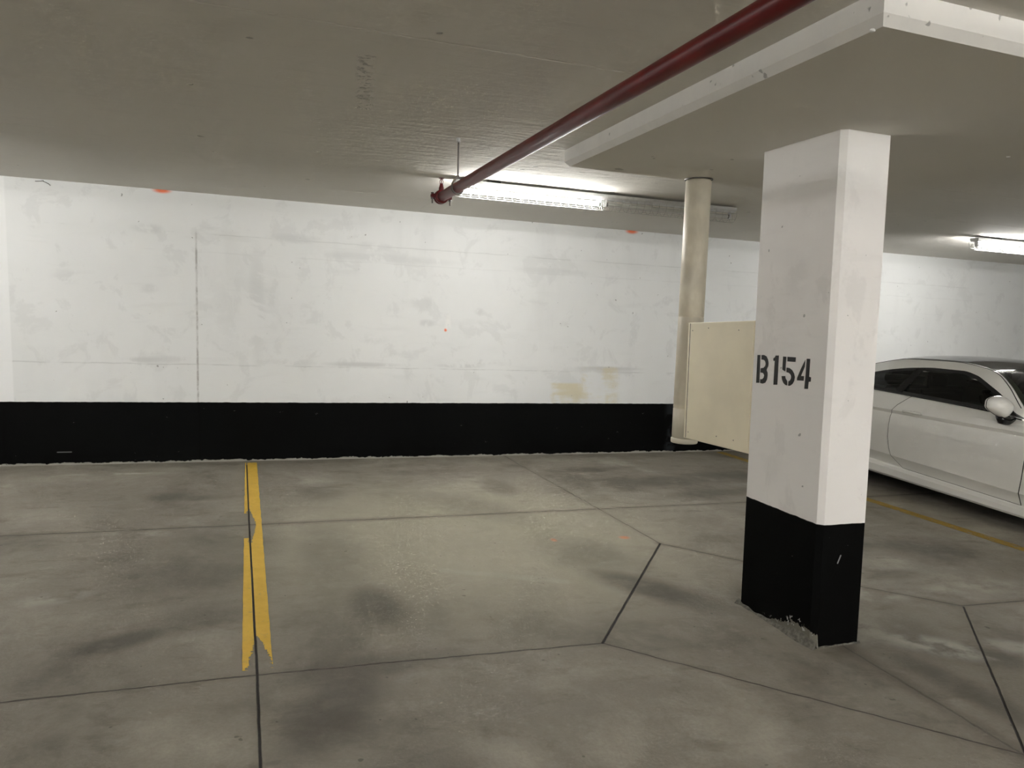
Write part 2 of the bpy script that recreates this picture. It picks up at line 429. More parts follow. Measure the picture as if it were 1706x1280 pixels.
def tube(bm, pts, r, n=8, cap=True, closed=False):
    pts = [Vector(p) for p in pts]
    rings = []
    m = len(pts)
    prev = None
    for i, p in enumerate(pts):
        if closed: d = pts[(i + 1) % m] - pts[i - 1]
        else: d = pts[min(i + 1, m - 1)] - pts[max(i - 1, 0)]
        d.normalize()
        if prev is None:
            a = Vector((0, 0, 1)) if abs(d.z) < 0.9 else Vector((1, 0, 0))
        else: a = prev
        u = (a - d * a.dot(d)).normalized(); v = d.cross(u); prev = u
        rr = r[i] if isinstance(r, (list, tuple)) else r
        rings.append([bm.verts.new(p + (u * math.cos(2 * math.pi * k / n) + v * math.sin(2 * math.pi * k / n)) * rr) for k in range(n)])
    rng = range(m) if closed else range(m - 1)
    for i in rng:
        A, B = rings[i], rings[(i + 1) % m]
        for k in range(n): bm.faces.new((A[k], A[(k + 1) % n], B[(k + 1) % n], B[k]))
    if cap and not closed:
        bm.faces.new(rings[0][::-1]); bm.faces.new(rings[-1])
def lathe(bm, prof, axis_o, axis_d, n=24, capped=True):
    """prof: (distance along axis, radius)"""
    o = Vector(axis_o); d = Vector(axis_d).normalized()
    tube(bm, [o + d * t for t, _ in prof], [r for _, r in prof], n, capped)

# ================================================================== structure
XL, XR, YB = -10.0, 13.5, -8.0
bm = bmesh.new()
prism(bm, [(XL, YB), (XR, YB), (XR, D + .05), (XL, D + .05)], lambda x, y: zf(x, y, -0.25), lambda x, y: zf(x, y, 0.0))
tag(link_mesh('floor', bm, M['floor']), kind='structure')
bm = bmesh.new()
prism(bm, [(XL, YB), (XR, YB), (XR, D + .05), (XL, D + .05)], lambda x, y: zf(x, y, HC), lambda x, y: zf(x, y, HC + 0.25))
tag(link_mesh('ceiling', bm, M['ceiling']), kind='structure')
def wall(name, x0, y0, x1, y1, mat):
    bm = bmesh.new()
    prism(bm, [(x0, y0), (x1, y0), (x1, y1), (x0, y1)], lambda x, y: zf(x, y, -0.02), lambda x, y: zf(x, y, HC + 0.02))
    tag(link_mesh(name, bm, mat), kind='structure')
wall('wall_back', XL - .2, D, XR + .2, D + 0.2, M['wall'])
wall('wall_front', XL - .2, YB - .2, XR + .2, YB, M['wall2'])
wall('wall_left', XL - .2, YB, XL, D, M['wall2'])
wall('wall_right', XR, YB, XR + .2, D, M['wall2'])

# drop panel around the column head, chamfered lower edges
def drop_panel():
    bm = bmesh.new()
    P = [(1.712, 1.775), (3.93, 1.80), (3.94, 4.205), (1.735, 4.185)]
    ch = 0.028
    def ring(ins, h):
        cx = sum(p[0] for p in P) / 4; cy = sum(p[1] for p in P) / 4
        return [bm.verts.new((x + (ins if x < cx else -ins), y + (ins if y < cy else -ins), zf(x, y, h))) for x, y in P]
    A, B, C = ring(0, HC + 0.01), ring(0, HS + ch), ring(ch * .9, HS)
    f = []
    for U, V in ((A, B), (B, C)):
        for i in range(4): f.append(bm.faces.new((U[i], U[(i + 1) % 4], V[(i + 1) % 4], V[i])))
    bot = bm.faces.new(C[::-1]); top = bm.faces.new(A)
    for q in f: q.material_index = 1
    return link_mesh('ceiling_drop_panel', bm, [M['soffit'], M['lip']])
g = N('white painted slab edge')
mid = g.noise(4, 5, .65); hole = g.ss(g.noise(20, 2), .70, .74)
c = g.mix(g.ss(mid, .4, .7) * .5, (0.80, 0.79, 0.76), (0.68, 0.68, 0.66))
g.bump(mid * .4 - hole, .006, .6)
M['lip'] = g.fin(g.mix(hole * .7, c, (.3, .3, .29)), .75)
tag(drop_panel(), kind='structure')

# ================================================================== column with stencil
CX, CY, CW, CL = 2.469, 2.742, 0.269, 0.558
col = empty('concrete_column', (CX + CW / 2, CY + CL / 2, zf(CX + CW / 2, CY + CL / 2)))
tag(col, 'white square concrete column with black painted base and stencilled number', 'column')
def local(o, root):
    """keep world-space vertices while parenting to a root that only translates"""
    o.parent = root
    o.matrix_parent_inverse = Matrix.Translation(-Vector(root.location))
    return o
bm = bmesh.new()
c1, c2 = 0.024, 0.007
pts = [(CX + c1, CY), (CX + CW - c2, CY), (CX + CW, CY + c2), (CX + CW, CY + CL - c2), (CX + CW - c2, CY + CL), (CX + c2, CY + CL), (CX, CY + CL - c2), (CX, CY + c1)]
prism(bm, pts, lambda x, y: zf(x, y, -0.01), lambda x, y: zf(x, y, HS + 0.005))
local(link_mesh('shaft', bm, M['column']), col)
# stencilled number; outlines are in a 1706-wide picture of the sign and are turned into metres on the face
def sp(zx, zy):
    # face coordinates: Y runs away, Z up
    px, py = 1230 + zx * 0.09379, 570 + zy * 0.09379
    d = F_ + R_ * ((px - 853) / 1247.05) - U_ * ((py - 640) / 1247.05)
    t = (CX - 0.0012) / d.x
    return (d.y * t, 1.5 + d.z * t)
GL = [[(340, 230), (390, 230), (372, 725), (315, 725)],
      [(412, 232), (455, 230), (500, 255), (525, 310), (535, 370), (530, 425), (505, 480), (500, 500), (518, 545), (518, 600), (505, 670), (475, 725), (430, 740), (385, 728),
       (388, 662), (425, 660), (450, 632), (458, 590), (440, 552), (392, 540), (398, 465), (445, 460), (475, 430), (485, 385), (475, 340), (452, 318), (410, 312)],
      [(665, 240), (718, 240), (690, 760), (622, 760), (646, 338), (622, 330), (622, 292), (650, 270)],
      [(795, 258), (852, 262), (832, 525), (780, 490)],
      [(872, 262), (1020, 272), (1014, 355), (870, 345)],
      [(858, 455), (905, 462), (955, 500), (988, 560), (1000, 625), (990, 690), (962, 742), (930, 770), (905, 780), (884, 775), (888, 700), (915, 685), (935, 650), (938, 610), (925, 575), (898, 548), (853, 535)],
      [(768, 605), (830, 605), (838, 650), (866, 695), (868, 772), (835, 765), (800, 728), (775, 670)],
      [(1215, 297), (1275, 300), (1256, 615), (1290, 628), (1283, 705), (1248, 708), (1235, 835), (1170, 832), (1196, 560)],
      [(1188, 320), (1178, 440), (1112, 603), (1165, 606), (1158, 690), (1040, 682), (1045, 635), (1110, 480)]]
bm = bmesh.new()
for poly in GL:
    vv = [sp(*q) for q in poly]
    f = bm.faces.new([bm.verts.new((CX - 0.0012, y, z)) for y, z in vv])
    e = bmesh.ops.extrude_face_region(bm, geom=[f])
    for v in e['geom']:
        if isinstance(v, bmesh.types.BMVert): v.co.x += 0.0015
bmesh.ops.triangulate(bm, faces=[f for f in bm.faces if len(f.verts) > 4])
o = local(link_mesh('stencilled_number', bm, M['stencil']), col)
o['label'] = 'black stencil lettering B154'
# ragged grout fillet along the foot of the left face
bm = bmesh.new()
rows = []
nseg = 46
for i in range(nseg + 1):
    y = CY - 0.012 + (CL + 0.03) * i / nseg
    t = i / nseg
    nz = mnoise.noise(Vector((y * 14, 1.3, 0)))
    wd = 0.010 + 0.014 * math.exp(-((t - .18) / .2) ** 2) + 0.016 * math.exp(-((t - 1.0) / .05) ** 2) + 0.006 * nz
    hh = 0.012 + 0.045 * math.exp(-((t - .15) / .2) ** 2) + 0.02 * math.exp(-((t - 1.0) / .06) ** 2) + 0.012 * nz
    rows.append([bm.verts.new((CX + .004, y, zf(CX, y) + hh)), bm.verts.new((CX - wd * .45, y, zf(CX, y) + hh * .62)), bm.verts.new((CX - wd, y, zf(CX, y) + .002)), bm.verts.new((CX - wd, y, zf(CX, y) - .004)), bm.verts.new((CX + .004, y, zf(CX, y) - .004))])
for A, B in zip(rows, rows[1:]):
    for k in range(5): bm.faces.new((A[k], A[(k + 1) % 5], B[(k + 1) % 5], B[k]))
bm.faces.new(rows[0]); bm.faces.new(rows[-1][::-1])
o = local(link_mesh('grout_footing', bm, M['grout'], smooth=False), col)
o['label'] = 'rough grey grout along the chipped foot'
bm = bmesh.new()
rows = []
for i in range(15):
    x = CX + .02 + (CW - .01) * i / 14
    nz = mnoise.noise(Vector((x * 30, 5.3, 0)))
    rows.append([bm.verts.new((x, CY + .003, zf(x, CY) + .009 + .006 * nz)), bm.verts.new((x, CY - .007 - .005 * nz, zf(x, CY) + .001)), bm.verts.new((x, CY + .003, zf(x, CY) - .004))])
for A, B in zip(rows, rows[1:]):
    for k in range(3): bm.faces.new((A[k], A[(k + 1) % 3], B[(k + 1) % 3], B[k]))
bm.faces.new(rows[0]); bm.faces.new(rows[-1][::-1])
local(link_mesh('grout_footing', bm, M['grout']), col)

# ================================================================== painted stall lines
def cut_x(y):
    P = [(7.3, -.079), (5.36, -.046), (4.268, -.023), (3.571, -.010), (3.169, 0.0), (2.44, .009)]
    for (y0, x0), (y1, x1) in zip(P, P[1:]):
        if y1 <= y <= y0: return x0 + (x1 - x0) * (y0 - y) / (y0 - y1)
    return P[0][1]
def stripe(x0b, x0f, y0, y1, wb, wf, label, wear, mat, cut=False, fine=()):
    """flat paint film made of small flakes; worn flakes are missing"""
    bm = bmesh.new()
    Y = [y0]
    while Y[-1] > y1 + 1e-6:
        st = .03
        for f0, f1, fs in fine:
            if f0 <= Y[-1] <= f1: st = fs
        Y.append(max(y1, Y[-1] - st))
    def edges(y):
        t = (y0 - y) / (y0 - y1)
        xl = x0b + (x0f - x0b) * t; wd = wb + (wf - wb) * t
        return xl + .003 * mnoise.noise(Vector((y * 9, .1, 2))), xl + wd + .003 * mnoise.noise(Vector((y * 9, 7.1, 2)))
    bands = []
    if cut:
        bands.append((lambda y: edges(y)[0], lambda y: cut_x(y) - .0055, 12))
        bands.append((lambda y: cut_x(y) + .0055, lambda y: edges(y)[1], 20))
    else: bands.append((lambda y: edges(y)[0], lambda y: edges(y)[1], 22))
    for fa, fb, nx in bands:
        vs = {}
        def vert(i, j):
            if (i, j) not in vs:
                y = Y[i]; a_, b_ = fa(y), fb(y)
                jit = 0.0 if j in (0, nx) else .0012
                x = a_ + (b_ - a_) * j / nx + random.uniform(-jit, jit)
                vs[(i, j)] = bm.verts.new((x, y + random.uniform(-jit, jit), zf(x, y, 0.0018)))
            return vs[(i, j)]
        for i in range(len(Y) - 1):
            for j in range(nx):
                y = (Y[i] + Y[i + 1]) / 2; x = fa(y) + (fb(y) - fa(y)) * (j + .5) / nx
                l, r_ = edges(y)
                if wear(x, y, (x - l) / (r_ - l)): continue
                bm.faces.new((vert(i, j), vert(i, j + 1), vert(i + 1, j + 1), vert(i + 1, j)))
    return tag(link_mesh('parking_line', bm, mat), label, 'painted line')
def wear_left(x, y, s):
    n = mnoise.noise(Vector((x * 45, y * 22, 3.1))) * .6 + mnoise.noise(Vector((x * 130, y * 70, 1.1))) * .5
    d = x - cut_x(y)
    if y < 3.46:
        k = (3.46 - y) / 0.30
        lim = .050 * k ** 1.5 if d < 0 else (.012 + .056 * k ** .9)
        if d < 0: lim = .036 * k
        return abs(d) < lim + n * (.006 + .020 * k)
    if 4.80 < y < 5.75:
        k = max(0, 1 - abs(y - 5.28) / .46)
        if d > 0: return d < .045 * k ** .8 + n * .010
        return abs(d) < .058 * k ** .5 * (1 if k > .35 else .3) + n * .02 and k > .1
    return n > .78
def wear_right(x, y, s):
    n = mnoise.noise(Vector((s * 6, y * 12, 8.1))) * .6 + mnoise.noise(Vector((s * 15, y * 40, 6.1))) * .5
    return n > .26
stripe(-0.095, -0.058, 7.40, 3.135, 0.105, 0.121, 'worn yellow stall stripe split by a dark joint, running to the long wall', wear_left, M['yellow'], True, ((3.13, 3.55, .006), (4.75, 5.8, .010)))
stripe(5.11, 5.10, 7.42, 2.85, 0.10, 0.105, 'faded yellow stall stripe beside the white car', wear_right, M['yellow_old'], False, ((2.8, 7.5, .015),))

# ================================================================== red sprinkler pipe
PX, PZ0 = 1.093, 2.206
def pz(y): return zf(PX, y, PZ0)
YE = 4.60
pipe = empty('sprinkler_pipe', (PX, YE, pz(YE)))
tag(pipe, 'dark red sprinkler pipe hung under the ceiling with a capped end', 'pipe')
bm = bmesh.new()
tube(bm, [(PX, YE, pz(YE)), (PX, 2, pz(2)), (PX, -1, pz(-1)), (PX, -7.9, pz(-7.9))], 0.0305, 32)
local(link_mesh('pipe', bm, M['red'], smooth=True), pipe)
bm = bmesh.new()     # grooved coupling with end cap
prof = [(-0.035, 0.031), (-0.033, 0.041), (-0.012, 0.043), (-0.010, 0.037), (0.010, 0.037), (0.012, 0.043), (0.033, 0.041), (0.036, 0.033), (0.050, 0.030), (0.056, 0.016), (0.057, 0.001)]
lathe(bm, prof, (PX, YE, pz(YE)), (0, 1, SY), 28)
cpl = local(link_mesh('coupling', bm, M['red'], smooth=True), pipe)
for sx in (-1, 1):
    bm = bmesh.new()
    x = PX + sx * 0.053; z = pz(YE) - sx * .004
    rbox(bm, (min(PX + sx * .034, x + sx * .013), YE - .013, z - .012), (max(PX + sx * .034, x + sx * .013), YE + .013, z + .012), .004)
    local(link_mesh('coupling_ear', bm, M['red']), pipe)
    bm = bmesh.new()
    tube(bm, [(x + sx * .003, YE, z - .046), (x + sx * .003, YE, z + .020)], .0045, 8)
    tube(bm, [(x + sx * .003, YE, z - .020), (x + sx * .003, YE, z - .012)], .0095, 6)
    tube(bm, [(x + sx * .003, YE, z + .012), (x + sx * .003, YE, z + .020)], .009, 6)
    local(link_mesh('bolt', bm, M['steel']), pipe)
# upright sprinkler head on the pipe end
bm = bmesh.new()
z = pz(YE)
lathe(bm, [(0, .017), (.028, .016), (.034, .013), (.042, .012), (.043, .0105), (.052, .0105)], (PX, YE - .002, z + .028), (0, 0, 1), 14)
for s in (-1, 1):
    tube(bm, [(PX + s * .008, YE - .002, z + .078), (PX + s * .011, YE - .002, z + .092), (PX + s * .006, YE - .002, z + .106), (PX, YE - .002, z + .110)], .0022, 6)
tube(bm, [(PX, YE - .002, z + .078), (PX, YE - .002, z + .112)], .003, 6)
lathe(bm, [(0, .003), (.001, .018), (.003, .018), (.004, .003)], (PX, YE - .002, z + .110), (0, 0, 1), 16)
o = local(link_mesh('sprinkler_head', bm, M['red']), pipe)
# hanger
YH = 4.20
hg = empty('pipe_hanger', (PX, YH, zf(PX, YH, HC)))
tag(hg, 'thin steel hanger rod and ring holding the end of the red pipe', 'hanger')
bm = bmesh.new(); tube(bm, [(PX, YH, zf(PX, YH, HC) + .004), (PX, YH, pz(YH) + .055)], .0048, 8)
local(link_mesh('rod', bm, M['steel']), hg)
bm = bmesh.new(); lathe(bm, [(0, .012), (.022, .012), (.026, .008)], (PX, YH, zf(PX, YH, HC) + .002), (0, 0, -1), 10)
local(link_mesh('anchor_nut', bm, M['white_metal']), hg)
bm = bmesh.new()
ringp = [(PX + .036 * math.cos(a), YH, pz(YH) + .036 * math.sin(a) + (.020 * max(0, math.sin(a)) ** 2)) for a in [2 * math.pi * k / 24 for k in range(24)]]
tube(bm, ringp, .0045, 6, closed=True)
lathe(bm, [(0, .009), (.014, .009)], (PX, YH, pz(YH) + .052), (0, 0, 1), 8)
local(link_mesh('ring_clamp', bm, M['steel']), hg)

# ================================================================== cream round pipe and cabinet behind the column
DX, DY, DR = 2.602, 4.10, 0.0785
zt = zf(DX, DY, HS); zb = 0.735
duct = empty('round_pipe', (DX, DY, zt))
tag(duct, 'thick cream round pipe dropping from the slab behind the column', 'pipe')
lean = -0.022
def dc(z): return (DX + lean * (zt - z) / (zt - zb), DY, z)
bm = bmesh.new()
tube(bm, [dc(zt - .002), dc(zt - .010), dc(zt - .012), dc(1.535), dc(1.532), dc(1.529), dc(.962), dc(.958), dc(.954), dc(zb + .03)], [DR - .006, DR - .004, DR, DR, DR - .0015, DR + .001, DR + .001, DR - .002, DR + .001, DR + .001], 48)
local(link_mesh('pipe', bm, M['duct'], smooth=True), duct)
bm = bmesh.new()
tube(bm, [dc(zb + .034), dc(zb + .028), dc(zb + .010), dc(zb + .002), dc(zb)], [DR + .001, DR + .005, DR + .006, DR + .003, DR - .006], 48)
local(link_mesh('end_collar', bm, M['duct'], smooth=True), duct)
bm = bmesh.new()
ringp = [(DX + (DR + .004) * math.cos(a), DY + (DR + .004) * math.sin(a), zf(DX, DY, HS) - .003) for a in [2 * math.pi * k / 40 for k in range(40)]]
tube(bm, ringp, .0045, 6, closed=True)
o = local(link_mesh('sleeve_ring', bm, M['steel']), duct); o['label'] = 'dark metal ring at the top'
bm = bmesh.new(); rbox(bm, (DX - .055, DY - .088, .85), (DX - .030, DY - .066, .885), .003)
local(link_mesh('clip', bm, M['dark']), duct)

cab = empty('metal_panel_box', (2.5, 3.65, 0.8))
tag(cab, 'cream metal panel fixed between the column back and the round pipe', 'panel')
def panel(name, y0, y1, dx, zi0, zi1, th, mat):
    # corners: left (far) and right (near) edge of the face turned to the empty stall
    A = Vector((2.502, 3.985)); B = Vector((2.471, 3.300))
    zA = (0.789, 1.496); zB = (0.812, 1.5165)
    bm = bmesh.new()
    def P(t, s, off):
        q = A.lerp(B, t)
        lo = zA[0] + (zB[0] - zA[0]) * t + zi0; hi = zA[1] + (zB[1] - zA[1]) * t - zi1
        return (q.x + off, q.y, lo + (hi - lo) * s)
    c = [P(t, s, o_) for o_ in (dx, dx + th) for t, s in ((y0, 0), (y1, 0), (y1, 1), (y0, 1))]
    v = [bm.verts.new(q) for q in c]
    for f in ((0, 1, 2, 3), (7, 6, 5, 4), (0, 4, 5, 1), (1, 5, 6, 2), (2, 6, 7, 3), (3, 7, 4, 0)): bm.faces.new([v[k] for k in f])
    bmesh.ops.bevel(bm, geom=bm.edges[:], offset=.0015, segments=1, affect='EDGES')
    return local(link_mesh(name, bm, mat), cab)
panel('frame', 0, 1, 0.0, 0, 0, 0.045, M['cream'])
panel('cover_sheet', 0.05, 0.999, -0.005, 0.002, 0.002, 0.005, M['cream'])
panel('edge_gap', 0.032, 0.050, -0.0012, 0.004, 0.004, 0.002, M['gap'])
for t, s in ((.09, .06), (.09, .94), (.35, .96), (.55, .08), (.80, .08), (.80, .94)):
    q = Vector((2.502, 3.985)).lerp(Vector((2.471, 3.300)), t)
    bm = bmesh.new(); lathe(bm, [(0, .004), (.002, .003), (.003, .001)], (q.x - .0045, q.y, .79 + .70 * s + .02 * t), (-1, 0, 0), 8)
    local(link_mesh('screw', bm, M['steel']), cab)

# ================================================================== caged strip lights
def make_light():
    """local frame: origin on the ceiling at the middle of the fitting, x along the tube"""
    root = empty('strip_light')
    L = 2.40; hl = L / 2
    bm = bmesh.new()
    bm.free()
    for x in (-0.9, 0.9):
        bm = bmesh.new(); box(bm, (x - .05, -.02, -.014), (x + .05, .02, 0.004))
        link_mesh('mounting_spacer', bm, M['dark'], root)
    bm = bmesh.new()
    pr = [(-.048, -.016), (-.048, -.036), (-.034, -.052), (.034, -.052), (.048, -.036), (.048, -.016)]
    A = [bm.verts.new((-hl, y, z)) for y, z in pr]; B = [bm.verts.new((hl, y, z)) for y, z in pr]
    for i in range(6): bm.faces.new((A[i], A[(i + 1) % 6], B[(i + 1) % 6], B[i]))
    bm.faces.new(A); bm.faces.new(B[::-1])
    link_mesh('housing', bm, M['white_metal'], root)
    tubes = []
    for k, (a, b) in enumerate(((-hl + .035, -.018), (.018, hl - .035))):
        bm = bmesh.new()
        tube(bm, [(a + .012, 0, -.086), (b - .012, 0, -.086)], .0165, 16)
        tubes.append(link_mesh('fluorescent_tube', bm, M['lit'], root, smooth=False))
        for e, d in ((a, 1), (b, -1)):
            bm = bmesh.new()
            rbox(bm, (e - .009, -.017, -.106), (e + .009, .017, -.050), .004)
            link_mesh('lamp_holder', bm, M['white_metal'], root)
            bm = bmesh.new(); lathe(bm, [(0, .0168), (.013, .0168), (.0135, .012)], (e + d * .009, 0, -.086), (d, 0, 0), 16)
            link_mesh('tube_cap', bm, M['steel'], root)
    for a, b in ((-hl + .004, -.008), (.008, hl - .004)):
        bm = bmesh.new()
        arc = [(.056 * math.cos(t), -.066 - .068 * math.sin(t)) for t in [math.pi * k / 8 for k in range(9)]]
        arc = [(.056, -.050)] + arc + [(-.056, -.050)]
        n = 18
        for i in range(n + 1):
            x = a + (b - a) * i / n
            tube(bm, [(x, y, z) for y, z in arc], .0014, 4)
        for k in (1, 3, 5, 7, 9):
            y, z = arc[k]
            tube(bm, [(a, y, z), (b, y, z)], .0014, 4)
        for x in (a, b):
            for k in (3, 5, 7):
                y, z = arc[k]; tube(bm, [(x, y, z), (x, y * .3, -.052)], .0014, 4)
        link_mesh('wire_guard', bm, M['wire'], root)
    return root, tubes
def copy_tree(o, parent=None):
    c = o.copy(); COL.objects.link(c)
    if parent is not None: c.parent = parent
    for ch in list(o.children): copy_tree(ch, c)
    return c
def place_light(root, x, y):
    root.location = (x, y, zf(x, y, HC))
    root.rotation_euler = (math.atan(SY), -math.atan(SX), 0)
def unlit(root, which):
    """swap the tube material on one copy; which: 0 left tube, 1 right tube"""
    ts = sorted([c for c in root.children if c.name.startswith('fluorescent_tube')], key=lambda c: min(v.co.x for v in c.data.vertices))
    t = ts[which]; t.data = t.data.copy(); t.data.materials[0] = M['unlit']
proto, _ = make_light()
place_light(proto, 2.585, 5.42)
tag(proto, 'caged strip light with its right half dark, behind the red pipe end', 'strip light', 'caged strip lights in the parking row')
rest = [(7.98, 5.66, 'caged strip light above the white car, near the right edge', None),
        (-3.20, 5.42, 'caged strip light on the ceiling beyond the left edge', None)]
aisle = [(x_, y_) for y_ in (-3.4, -5.8) for x_ in (-7.5, -4.5, -1.5, 1.5, 4.5, 7.5)]  # unseen aisle lights; second row added to brighten the column and car
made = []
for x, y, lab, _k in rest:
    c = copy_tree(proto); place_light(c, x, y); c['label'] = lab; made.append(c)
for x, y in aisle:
    c = copy_tree(proto); place_light(c, x, y); c['label'] = 'unseen caged strip light over the aisle behind the viewer'; c['group'] = 'caged strip lights over the aisle'; made.append(c)
unlit(proto, 1)
unlit(made[1], 0); unlit(made[0], 1)

# small white plugs in the drop panel soffit
def plug(x, y, lab):
    bm = bmesh.new(); lathe(bm, [(-.004, .006), (0.001, .009), (.004, .007), (.005, .001)], (x, y, zf(x, y, HS)), (0, 0, -1), 12)
    tag(link_mesh('ceiling_plug', bm, M['plug']), lab, 'plug', 'plugs in the drop panel')
plug(1.733, 1.826 + .01, 'tiny white plug in the soffit by the front corner of the drop panel')
plug(3.52, 2.787, 'tiny white plug in the soffit right of the column head')
# twist of leftover form wire at the top of the wall
bm = bmesh.new()
wx, wz = -1.72, 2.575
tube(bm, [(wx, D + .004, wz), (wx + .03, D - .010, wz - .014), (wx + .055, D - .012, wz - .026), (wx + .07, D - .010, wz - .040)], .0028, 5)
tube(bm, [(wx - .045, D - .004, wz - .012), (wx, D - .006, wz - .008), (wx + .02, D + .003, wz)], .003, 5)
tag(link_mesh('tie_wire', bm, M['steel']), 'short bent tie wire sticking out at the wall top, far left', 'wire')

# ================================================================== white coupe
def cr(pts, x):
    """monotone-ish cubic through control points"""
    if x <= pts[0][0]: return pts[0][1]
    if x >= pts[-1][0]: return pts[-1][1]
    for i in range(len(pts) - 1):
        if pts[i][0] <= x <= pts[i + 1][0]: break
    x0, y0 = pts[i]; x1, y1 = pts[i + 1]
    hh = x1 - x0; s = (y1 - y0) / hh
    def sl(k):
        if k <= 0 or k >= len(pts) - 1: return s
        a = (pts[k][1] - pts[k - 1][1]) / (pts[k][0] - pts[k - 1][0]); b = (pts[k + 1][1] - pts[k][1]) / (pts[k + 1][0] - pts[k][0])
        return 0 if a * b <= 0 else 2 * a * b / (a + b)
    m0, m1 = sl(i), sl(i + 1)
    t = (x - x0) / hh
    return (2 * t**3 - 3 * t**2 + 1) * y0 + (t**3 - 2 * t**2 + t) * hh * m0 + (-2 * t**3 + 3 * t**2) * y1 + (t**3 - t**2) * hh * m1
ZT = [(-2.08, .55), (-2.02, .62), (-1.9, .70), (-1.6, .79), (-1.2, .87), (-.85, .925), (-.6, 1.03), (-.3, 1.165), (-.05, 1.25), (.2, 1.285), (.5, 1.295), (.8, 1.285), (1.1, 1.24), (1.4, 1.15), (1.7, 1.04), (1.95, .965), (2.15, .94), (2.25, .92), (2.30, .86)]
ZR = [(-2.08, .53), (-2.02, .60), (-1.9, .675), (-1.6, .76), (-1.2, .83), (-.8, .858), (-.66, .866), (-.6, .880), (-.483, .947), (-.3, 1.105), (-.184, 1.185), (-.085, 1.215), (.26, 1.252), (.76, 1.243), (1.18, 1.174), (1.5, 1.07), (1.8, .985), (2.0, .955), (2.25, .91), (2.30, .85)]
HR = [(-2.08, .50), (-1.9, .60), (-1.5, .70), (-.9, .745), (-.66, .765), (-.6, .742), (-.483, .675), (-.3, .61), (-.15, .585), (.0, .572), (.3, .565), (.8, .565), (1.18, .572), (1.5, .61), (1.8, .66), (2.1, .68), (2.30, .60)]
ZB = [(-2.08, .50), (-2.02, .57), (-1.9, .65), (-1.6, .74), (-1.2, .81), (-.8, .845), (-.65, .855), (-.34, .886), (.46, .916), (.9, .930), (1.5, .945), (2.0, .93), (2.25, .88), (2.30, .82)]
HW = [(-2.08, .55), (-2.0, .70), (-1.85, .79), (-1.55, .845), (-1.2, .862), (-.7, .865), (1.0, .865), (1.6, .86), (2.0, .82), (2.2, .76), (2.30, .66)]
def section(y):
    hw, zb_, zr, hr, zt_ = cr(HW, y), cr(ZB, y), cr(ZR, y), cr(HR, y), cr(ZT, y)
    yy = max(-1, min(1.1, y))
    zs = 0.1305 + 0.0194 * yy + 0.0; zg = 0.225 + 0.037 * yy * .98; zc = 0.331 + 0.037 * yy
    k = min(1, (zb_ - .36) / (.85 - .36))
    def q(z): return zc + (z - zc) * k if z > zc else z
    side = [(0, zs + .03), (hw - .12, zs + .02), (hw - .05, zs), (hw - .012, zs + .003), (hw + .004, zs + .022), (hw + .000, zg - .024), (hw - .038, zg - .006), (hw - .044, zg + .008), (hw + .010, zc),
            (hw + .013, q(.42)), (hw + .016, q(.52)), (hw + .011, q(.63)), (hw + .003, q(.715)), (hw - .006, q(.742)), (hw + .004, q(.772)), (hw - .012, q(.825)), (hw - .045, zb_ - .012), (hw - .060, zb_)]
    if y > 1.3 or y < -.66: pass
    gh = []
    for i in range(1, 7):
        t = i / 6
        x = (hw - .060) + (hr - (hw - .060)) * t; z = zb_ + (zr - zb_) * t
        bul = 4 * t * (1 - t) * min(1, max(0, (zr - zb_) / .3)) * .018
        gh.append((x + bul, z + bul * .4))
    top = []
    for i in range(1, 9):
        t = i / 8
        top.append((hr * (1 - t), zr + (zt_ - zr) * (1 - (1 - t) ** 2.4)))
    return side + gh + top
NS = 18
def side_x(y, z):
    """half width of the greenhouse side at height z"""
    s = section(y)[NS - 1:NS + 6]
    for (x0, z0), (x1, z1) in zip(s, s[1:]):
        if z0 <= z <= z1: return x0 + (x1 - x0) * (z - z0) / max(1e-6, z1 - z0)
    return s[0][0] if z < s[0][1] else s[-1][0]
def top_p(y, x):
    s = section(y)[NS + 5:]
    x = abs(x)
    for (x0, z0), (x1, z1) in zip(s, s[1:]):
        if x1 <= x <= x0: return z0 + (z1 - z0) * (x0 - x) / max(1e-6, x0 - x1)
    return s[0][1]
WT = [(-.62, .866), (-.5, .905), (-.40, .975), (-.296, 1.04), (-.147, 1.114), (-.03, 1.157), (.127, 1.184), (.4, 1.184), (.61, 1.171), (.9, 1.131), (1.116, 1.083), (1.3, 1.025), (1.44, .965)]
def win_lo(y): return cr(ZB, y) + .010
def win_hi(y): return max(win_lo(y), cr(WT, y))
WHY = (-1.24, 1.46)
car = empty('parked_car', (6.445, 4.75, zf(6.445, 4.75)), math.radians(-2.86))
car.rotation_euler = (math.atan(SY), -math.atan(SX), math.radians(-2.86))
tag(car, 'white two-door coupe with dark windows parked behind the column', 'car')
